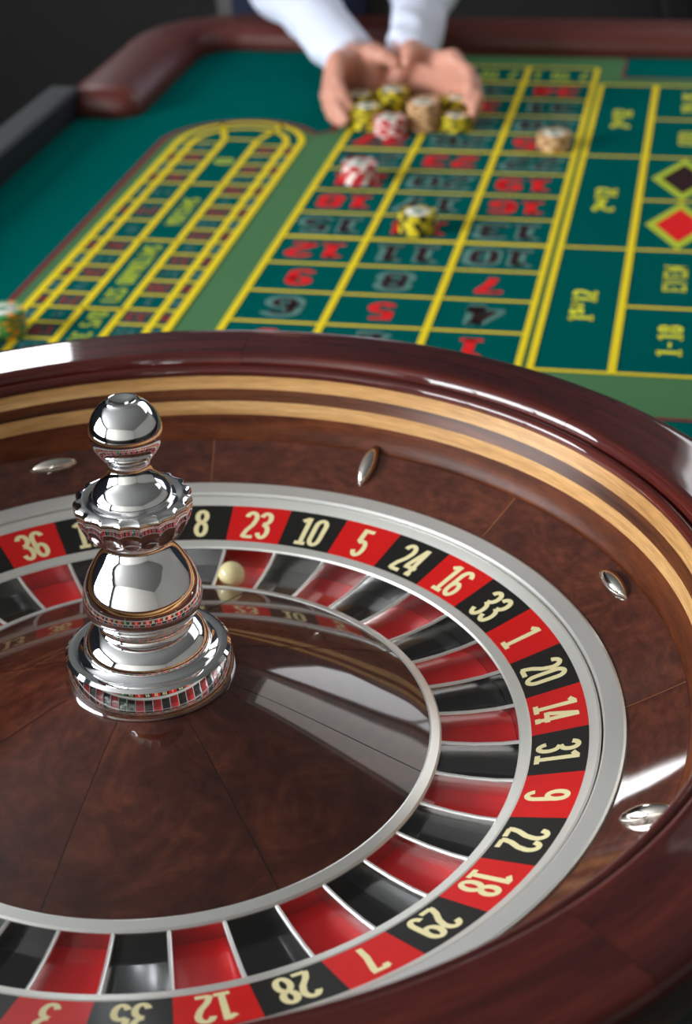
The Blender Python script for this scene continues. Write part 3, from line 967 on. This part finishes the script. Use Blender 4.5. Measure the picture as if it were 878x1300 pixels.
# ------------------------------------------------------------------ dealer
def sdf_surface(caps, h, lo, hi, cuts=()):
    """surface-nets mesh of smoothly joined tapered capsules (p0, p1, r0, r1, k)"""
    lo, hi = np.array(lo, float), np.array(hi, float)
    n = np.ceil((hi - lo) / h).astype(int) + 1
    phi = np.full(n, 0.2, np.float32)
    for c_ in caps:
        p0, p1 = np.array(c_[0], float), np.array(c_[1], float)
        r0, r1, k = c_[2], c_[3], c_[4]
        mg = max(r0, r1) + k + 3 * h
        a = np.maximum(np.floor((np.minimum(p0, p1) - mg - lo) / h).astype(int), 0)
        b = np.minimum(np.ceil((np.maximum(p0, p1) + mg - lo) / h).astype(int) + 1, n)
        if (b <= a).any(): continue
        ax = [lo[i] + h * np.arange(a[i], b[i]) for i in range(3)]
        X, Y, Zg = np.meshgrid(*ax, indexing='ij')
        d = p1 - p0
        dd = d @ d + 1e-12
        t = np.clip(((X - p0[0]) * d[0] + (Y - p0[1]) * d[1] + (Zg - p0[2]) * d[2]) / dd, 0, 1)
        dist = np.sqrt((X - p0[0] - t * d[0]) ** 2 + (Y - p0[1] - t * d[1]) ** 2 + (Zg - p0[2] - t * d[2]) ** 2) - (r0 + (r1 - r0) * t)
        sub = phi[a[0]:b[0], a[1]:b[1], a[2]:b[2]]
        hh = np.maximum(k - np.abs(sub - dist), 0) / k
        phi[a[0]:b[0], a[1]:b[1], a[2]:b[2]] = np.minimum(sub, dist) - hh * hh * k / 4
    if cuts:
        ax = [lo[i] + h * np.arange(n[i]) for i in range(3)]
        X, Y, Zg = np.meshgrid(*ax, indexing='ij')
        for (p, nn, rad) in cuts:
            p, nn = np.array(p, float), np.array(nn, float)
            nn /= np.linalg.norm(nn)
            pl = (X - p[0]) * nn[0] + (Y - p[1]) * nn[1] + (Zg - p[2]) * nn[2]
            near = ((X - p[0]) ** 2 + (Y - p[1]) ** 2 + (Zg - p[2]) ** 2) < rad * rad
            phi = np.where(near, np.maximum(phi, pl), phi)
    s = phi < 0
    c0 = np.zeros(n - 1, int)
    for i in (0, 1):
        for j in (0, 1):
            for k in (0, 1):
                c0 += s[i:n[0] - 1 + i, j:n[1] - 1 + j, k:n[2] - 1 + k]
    cells = np.argwhere((c0 > 0) & (c0 < 8))
    idx = -np.ones(n - 1, int)
    idx[tuple(cells.T)] = np.arange(len(cells))
    acc = np.zeros((len(cells), 3))
    cnt = np.zeros(len(cells))
    cor = [(i, j, k) for i in (0, 1) for j in (0, 1) for k in (0, 1)]
    for u in cor:
        for ax_ in range(3):
            if u[ax_]: continue
            v_ = list(u); v_[ax_] = 1
            a = phi[tuple((cells + u).T)]
            b = phi[tuple((cells + v_).T)]
            m = (a < 0) != (b < 0)
            t = np.where(m, a / np.where(m, a - b, 1), 0)
            p = np.array(u)[None] + t[:, None] * (np.array(v_) - np.array(u))[None]
            acc[m] += p[m]
            cnt[m] += 1
    verts = lo + h * (cells + acc / cnt[:, None])
    faces = []
    for ax_ in range(3):
        sl0 = [slice(None)] * 3; sl1 = [slice(None)] * 3
        sl0[ax_] = slice(0, -1); sl1[ax_] = slice(1, None)
        e = s[tuple(sl0)] != s[tuple(sl1)]
        pts = np.argwhere(e)
        o1, o2 = [(1, 2), (2, 0), (0, 1)][ax_]
        ok = (pts[:, o1] > 0) & (pts[:, o2] > 0) & (pts[:, o1] < n[o1] - 1) & (pts[:, o2] < n[o2] - 1)
        pts = pts[ok]
        def cell(d1, d2):
            q = pts.copy(); q[:, o1] += d1; q[:, o2] += d2
            return idx[tuple(q.T)]
        q = np.stack([cell(-1, -1), cell(0, -1), cell(0, 0), cell(-1, 0)], 1)
        ins = s[tuple(pts.T)]
        q[~ins] = q[~ins][:, ::-1]
        faces.append(q)
    return verts, np.concatenate(faces)


def smooth_mesh(verts, faces, it=2, lam=0.5):
    for _ in range(it):
        acc = np.zeros_like(verts)
        cnt = np.zeros(len(verts))
        for k in range(4):
            a, b = faces[:, k], faces[:, (k + 1) % 4]
            np.add.at(acc, a, verts[b]); np.add.at(cnt, a, 1)
            np.add.at(acc, b, verts[a]); np.add.at(cnt, b, 1)
        verts = verts + lam * (acc / cnt[:, None] - verts)
    return verts


V3 = lambda *a: np.array(a, float)


def norm(a): return a / np.linalg.norm(a)


def hand_caps(wrist, elbow, mcp_i, mcp_l, dirs, lens, thumb, spread, hx):
    caps = [(wrist + V3(hx * .3, -.01, -.012), wrist + V3(hx, -.034, -.030), .020, .017, .02), (thumb[1], wrist + V3(hx, -.034, -.030), .013, .017, .02)]
    k1, k2 = 0.012, 0.006
    caps.append((wrist, wrist + norm(elbow - wrist) * .12, .0255, .034, .03))
    heel = wrist + V3(0, -.006, -.030)
    caps.append((heel, mcp_l + V3(0, .01, -.002), .0195, .015, .02))
    caps.append((heel, mcp_i * .35 + wrist * .65, .018, .018, .02))
    rads = [.0092, .0094, .0088, .0078]
    for q in range(4):
        t = q / 3
        m = mcp_i * (1 - t) + mcp_l * t + (norm(mcp_i - wrist) * (.006 if q in (1, 2) else 0))
        caps.append((wrist * .95 + m * .05, m, .0185, .0125, .018))
        p = m
        for s_ in range(3):
            d = norm(dirs[s_] + spread * (t - .4))
            p2 = p + d * lens[q][s_]
            caps.append((p, p2, rads[q] * (1.08 - .1 * s_), rads[q] * (1.0 - .1 * s_), k2 if s_ else .008))
            p = p2
    tr = [.0205, .0125, .0105, .0088]
    for s_ in range(len(thumb) - 1):
        caps.append((thumb[s_], thumb[s_ + 1], tr[s_], tr[s_ + 1], .014 if s_ == 0 else .006))
    return caps


LENS = [(.043, .026, .021), (.047, .030, .022), (.043, .028, .021), (.034, .021, .018)]
wR, eR = V3(-.196, 1.680, .054), V3(-.372, 1.955, .110)      # the dealer's right arm, left in the picture
wL, eL = V3(-.120, 1.682, .054), V3(-.142, 1.960, .112)
capsR = hand_caps(wR, eR, V3(-.212, 1.605, .082), V3(-.226, 1.615, .024),
                  [V3(.10, -.85, -.30), V3(.40, -.70, -.55), V3(.6, -.5, -.6)], LENS,
                  [V3(-.186, 1.662, .066), V3(-.166, 1.634, .083), V3(-.146, 1.622, .083), V3(-.130, 1.618, .075)], V3(-.05, -.15, .30), .030)
capsL = hand_caps(wL, eL, V3(-.046, 1.615, .084), V3(-.040, 1.630, .024),
                  [V3(.62, -.75, -.12), V3(.25, -.80, -.50), V3(-.15, -.70, -.62)], LENS,
                  [V3(-.112, 1.663, .068), V3(-.108, 1.636, .088), V3(-.108, 1.616, .089), V3(-.110, 1.602, .081)], V3(.05, -.15, .30), -.026)
SKIN = plain('skin', srgb(206, 146, 126), 0.5, noise=.12, nscale=30, bump=.15, bscale=300)
SKIN.node_tree.nodes['Principled BSDF'].inputs['Subsurface Weight'].default_value = 0.15
SKIN.node_tree.nodes['Principled BSDF'].inputs['Subsurface Radius'].default_value = (.01, .004, .002)
pel = V3(-.42, 2.39, .16)
chest = V3(-.395, 2.235, .36)
shR, shL = V3(-.545, 2.13, .385), V3(-.235, 2.11, .385)
neck = V3(-.385, 2.10, .465)
head = V3(-.38, 2.015, .565)
bodyc = [(pel + V3(-.07, 0, 0), pel + V3(.07, 0, 0), .115, .115, .05), (pel, chest, .12, .13, .06), (shR, shL, .06, .06, .05), (chest, neck, .09, .055, .05),
         (neck, head + V3(0, .02, -.06), .05, .05, .03),
         (head + V3(0, .015, .03), head + V3(0, .02, .01), .088, .09, .03), (head + V3(0, -.035, -.045), head + V3(0, -.01, 0), .055, .07, .03),
         (head + V3(0, -.085, -.005), head + V3(0, -.100, -.030), .010, .014, .012),
         (head + V3(-.018, -.083, -.066), head + V3(.018, -.083, -.066), .008, .008, .01),
         (head + V3(-.085, .02, .01), head + V3(-.087, .02, -.03), .013, .010, .008), (head + V3(.085, .02, .01), head + V3(.087, .02, -.03), .013, .010, .008),
         (shR, eR, .05, .040, .03), (shL, eL, .05, .040, .03), (eR, eR * .5 + wR * .5, .040, .034, .02), (eL, eL * .5 + wL * .5, .040, .034, .02)]
for sx in (-1, 1):
    hip = pel + V3(.095 * sx, 0, -.06)
    knee = V3(pel[0] + .10 * sx, 2.40, -.30)
    ank = V3(pel[0] + .10 * sx, 2.47, -.68)
    bodyc += [(hip, knee, .085, .055, .05), (knee, ank, .055, .036, .03), (ank, ank + V3(0, -.14, -.035), .036, .03, .02)]
va, fa = sdf_surface(bodyc, .011, (-.75, 1.75, -.78), (-.05, 2.62, .75))
va = smooth_mesh(va, fa, 2)
vb, fb = sdf_surface(capsR, .0028, (-.34, 1.46, -.01), (-.09, 1.84, .15))
vb = smooth_mesh(vb, fb, 2, .4)
vc, fc = sdf_surface(capsL, .0028, (-.20, 1.46, -.01), (.06, 1.84, .15))
vc = smooth_mesh(vc, fc, 2, .4)
for a_ in (vb, vc):
    a_[:, 2] = np.maximum(a_[:, 2], 0.0022)
nb, nc = len(va), len(va) + len(vb)
dealer = build('person', np.concatenate([va, vb, vc]), np.concatenate([fa, fb + nb, fc + nc]), SKIN, None, sharp=None,
               label='person in pale shirt and dark waistcoat gathering chips with both hands', category='person')
SHIRT = plain('shirt_pale_blue', srgb(218, 223, 241), 0.8, noise=.05, nscale=30, bump=.5, bscale=25, spec=.2)
VEST = plain('waistcoat_navy', srgb(34, 38, 56), 0.85, noise=.1, nscale=200, spec=.15)
TROU = plain('trousers_grey', srgb(84, 82, 80), 0.85, noise=.1, nscale=200, spec=.15)
HAIR = plain('hair_brown', srgb(40, 26, 18), 0.6)
SHOE = plain('shoe_black', srgb(14, 13, 13), 0.3)
cuffR = wR + norm(eR - wR) * .018
cuffL = wL + norm(eL - wL) * .018


def folds(p0, p1, r, n, seed):
    rnd = random.Random(seed)
    out = []
    ax_ = norm(p1 - p0)
    s1 = norm(np.cross(ax_, V3(0, 0, 1)))
    s2 = np.cross(ax_, s1)
    for i in range(n):
        t = .12 + .8 * i / n
        a = rnd.uniform(0, 2 * PI)
        c0 = p0 + (p1 - p0) * t
        q0 = c0 + (s1 * math.cos(a) + s2 * math.sin(a)) * (r - .010)
        a2 = a + rnd.uniform(.7, 1.4) * rnd.choice((-1, 1))
        q1 = c0 + (p1 - p0) * rnd.uniform(.05, .14) + (s1 * math.cos(a2) + s2 * math.sin(a2)) * (r - .010)
        out.append((q0, q1, .013, .013, .012))
    return out


shirtc = [(cuffR - norm(eR - wR) * .02, eR, .037, .050, .02), (eR, shR, .052, .064, .04), (cuffL - norm(eL - wL) * .02, eL, .034, .048, .02), (eL, shL, .052, .064, .04),
          (shR, shL, .068, .068, .05), (chest, neck, .10, .062, .05), (pel + V3(0, -.01, .05), chest, .128, .138, .06)]
shirtc += folds(cuffR, eR, .044, 9, 3) + folds(cuffL, eL, .042, 9, 5) + folds(eR, shR, .058, 6, 8) + folds(eL, shL, .058, 6, 9)
vs_, fs_ = sdf_surface(shirtc, .006, (-.72, 1.66, -.02), (-.06, 2.60, .58), cuts=((cuffR, wR - eR, .07), (cuffL, wL - eL, .07), (neck + V3(0, -.01, .03), V3(0, -.4, 1), .12)))
vs_ = smooth_mesh(vs_, fs_, 2, .4)
build('shirt', vs_, fs_, SHIRT, dealer, sharp=None, label='pale blue shirt')
vestc = [(pel + V3(0, -.012, -.02), chest + V3(0, -.005, 0), .140, .150, .06), (chest, (shR + shL) / 2, .12, .07, .05), (chest + V3(-.06, 0, .02), chest + V3(.06, 0, .02), .13, .13, .05)]
vv, ff = sdf_surface(vestc, .010, (-.72, 1.95, -.12), (-.10, 2.62, .60), cuts=((V3(-.42, 2.3, .02), V3(0, .1, -1), .4), (neck + V3(0, -.03, -.01), V3(0, -.3, 1), .2)))
build('waistcoat', smooth_mesh(vv, ff, 1), ff, VEST, dealer, sharp=None, label='dark navy waistcoat')
trc = [(pel + V3(-.075, 0, -.02), pel + V3(.075, 0, -.02), .128, .128, .05)]
for sx in (-1, 1):
    hip = pel + V3(.095 * sx, 0, -.06); knee = V3(pel[0] + .10 * sx, 2.40, -.30); ank = V3(pel[0] + .10 * sx, 2.47, -.70)
    trc += [(hip, knee, .10, .075, .04), (knee, ank, .075, .058, .03)]
vv, ff = sdf_surface(trc, .012, (-.75, 2.10, -.80), (-.08, 2.65, .42), cuts=((V3(-.42, 2.4, .2), V3(0, 0, 1), .4), (V3(-.42, 2.47, -.69), V3(0, 0, -1), .35)))
build('trousers', smooth_mesh(vv, ff, 1), ff, TROU, dealer, sharp=None, label='grey trousers')
# navy apron panel hanging in front of the hips
V, F, UV = [], [], None
na, nz_ = 14, 10
for i in range(na + 1):
    a = R(-128 + 76 * i / na)
    for j in range(nz_ + 1):
        z = .10 - .45 * j / nz_
        rr = .165
        for q in (0, 1):
            V.append((pel[0] + (.165 + .05) * math.cos(a) * (1 - .0) * 0.95, pel[1] + (rr + .004 * q) * math.sin(a) - .012 * j / nz_, z))
for i in range(na):
    for j in range(nz_):
        a0_ = (i * (nz_ + 1) + j) * 2
        b0_ = ((i + 1) * (nz_ + 1) + j) * 2
        F.append((a0_, b0_, b0_ + 2, a0_ + 2)); F.append((a0_ + 3, b0_ + 3, b0_ + 1, a0_ + 1))
build('apron', V, F, VEST, dealer, sharp=None, label='dark navy apron')
hc = [(head + V3(0, .03, .045), head + V3(0, .05, .0), .086, .088, .03), (head + V3(0, .07, -.03), head + V3(0, .06, .0), .065, .07, .03)]
vv, ff = sdf_surface(hc, .008, head + V3(-.16, -.16, -.16), head + V3(.16, .22, .2))
build('hair', vv, ff, HAIR, dealer, sharp=None, label='short dark hair')
EYE = plain('eye', srgb(30, 22, 18), 0.2)
for sx in (-1, 1):
    vv, ff = sdf_surface([(head + V3(.031 * sx - .006, -.0735, -.004), head + V3(.031 * sx + .006, -.0735, -.004), .007, .007, .003)], .003, head + V3(.031 * sx - .03, -.1, -.03), head + V3(.031 * sx + .03, -.045, .03))
    build('eye', vv, ff, EYE, dealer, sharp=None)
    ank = V3(pel[0] + .10 * sx, 2.47, -.70)
    vv, ff = sdf_surface([(ank + V3(0, .02, -.015), ank + V3(0, -.16, -.018), .045, .042, .03)], .008, ank + V3(-.1, -.26, -.06), ank + V3(.1, .12, .1))
    build('shoe', vv, ff, SHOE, dealer, sharp=None)

# ------------------------------------------------------------------ chair behind the table
ch = empty('chair', (0.405, 2.72, FLOOR_Z), 'dark chair with grey tubular back behind the far table edge', 'chair')
CHP = plain('chair_pad', srgb(40, 40, 42), 0.7, noise=.1)
CHT = plain('chair_tube', srgb(92, 92, 94), 0.4, metal=0.6)


def tube(pts, r, n=10):
    V, F = [], []
    for i, p in enumerate(pts):
        a, b = Vector(pts[max(i - 1, 0)]), Vector(pts[min(i + 1, len(pts) - 1)])
        d = (b - a).normalized()
        u = d.cross(Vector((0.3, 1, 0.2))).normalized()
        w_ = d.cross(u)
        for k in range(n):
            t = 2 * PI * k / n
            V.append(Vector(p) + u * (r * math.cos(t)) + w_ * (r * math.sin(t)))
    for i in range(len(pts) - 1):
        for k in range(n):
            F.append((i * n + k, i * n + (k + 1) % n, (i + 1) * n + (k + 1) % n, (i + 1) * n + k))
    F.append(tuple(range(n - 1, -1, -1))); F.append(tuple((len(pts) - 1) * n + k for k in range(n)))
    return V, F


def pad(x0, x1, y0, y1, z0, z1, rr=.02):
    pr = []
    for cx_, cz_, a0_ in ((x1 - rr, z1 - rr, 0), (x0 + rr, z1 - rr, 90), (x0 + rr, z0 + rr, 180), (x1 - rr, z0 + rr, 270)):
        for k in range(5):
            a = R(a0_ + 22.5 * k)
            pr.append((cx_ + rr * math.cos(a), cz_ + rr * math.sin(a)))
    n = len(pr)
    cxm, czm = (x0 + x1) / 2, (z0 + z1) / 2
    V = []
    for y, sc_ in ((y0, .94), (y0 + .008, 1), (y1 - .008, 1), (y1, .94)):
        V += [(cxm + (x - cxm) * sc_, y, czm + (z - czm) * sc_) for x, z in pr]
    F = [tuple(range(n)), tuple(3 * n + k for k in range(n - 1, -1, -1))]
    for j in range(3):
        for k in range(n):
            F.append((j * n + (k + 1) % n, j * n + k, (j + 1) * n + k, (j + 1) * n + (k + 1) % n))
    return V, F


V, F = pad(-.21, .21, -.22, .20, .42, .475)
build('seat', V, F, CHP, ch)
V, F = pad(-.135, .135, .205, .245, .56, .86, .03)
build('backrest', V, F, CHP, ch)
bk = [(-.17, .20, .40), (-.172, .215, .50), (-.185, .225, .58), (-.205, .23, .66), (-.222, .235, .74)] + [(.0 - .222 * math.cos(t), .235 + .01 * math.sin(t), .78 + .13 * math.sin(t)) for t in [PI * k / 12 for k in range(13)]] + [(.222, .235, .74), (.205, .23, .66), (.185, .225, .58), (.172, .215, .50), (.17, .20, .40)]
V, F = tube(bk, .012)
build('back_frame', V, F, CHT, ch, sharp=60)
V, F = tube([(-.21, .238, .70), (0, .238, .70), (.21, .238, .70)], .008)
build('back_rail', V, F, CHT, ch, sharp=60)
for sx in (-1, 1):
    for sy in (-1, 1):
        V, F = tube([(.17 * sx, .18 * sy, .43), (.19 * sx, .20 * sy, .2), (.205 * sx, .215 * sy, .0)], .012)
        build('leg', V, F, CHT, ch, sharp=60)
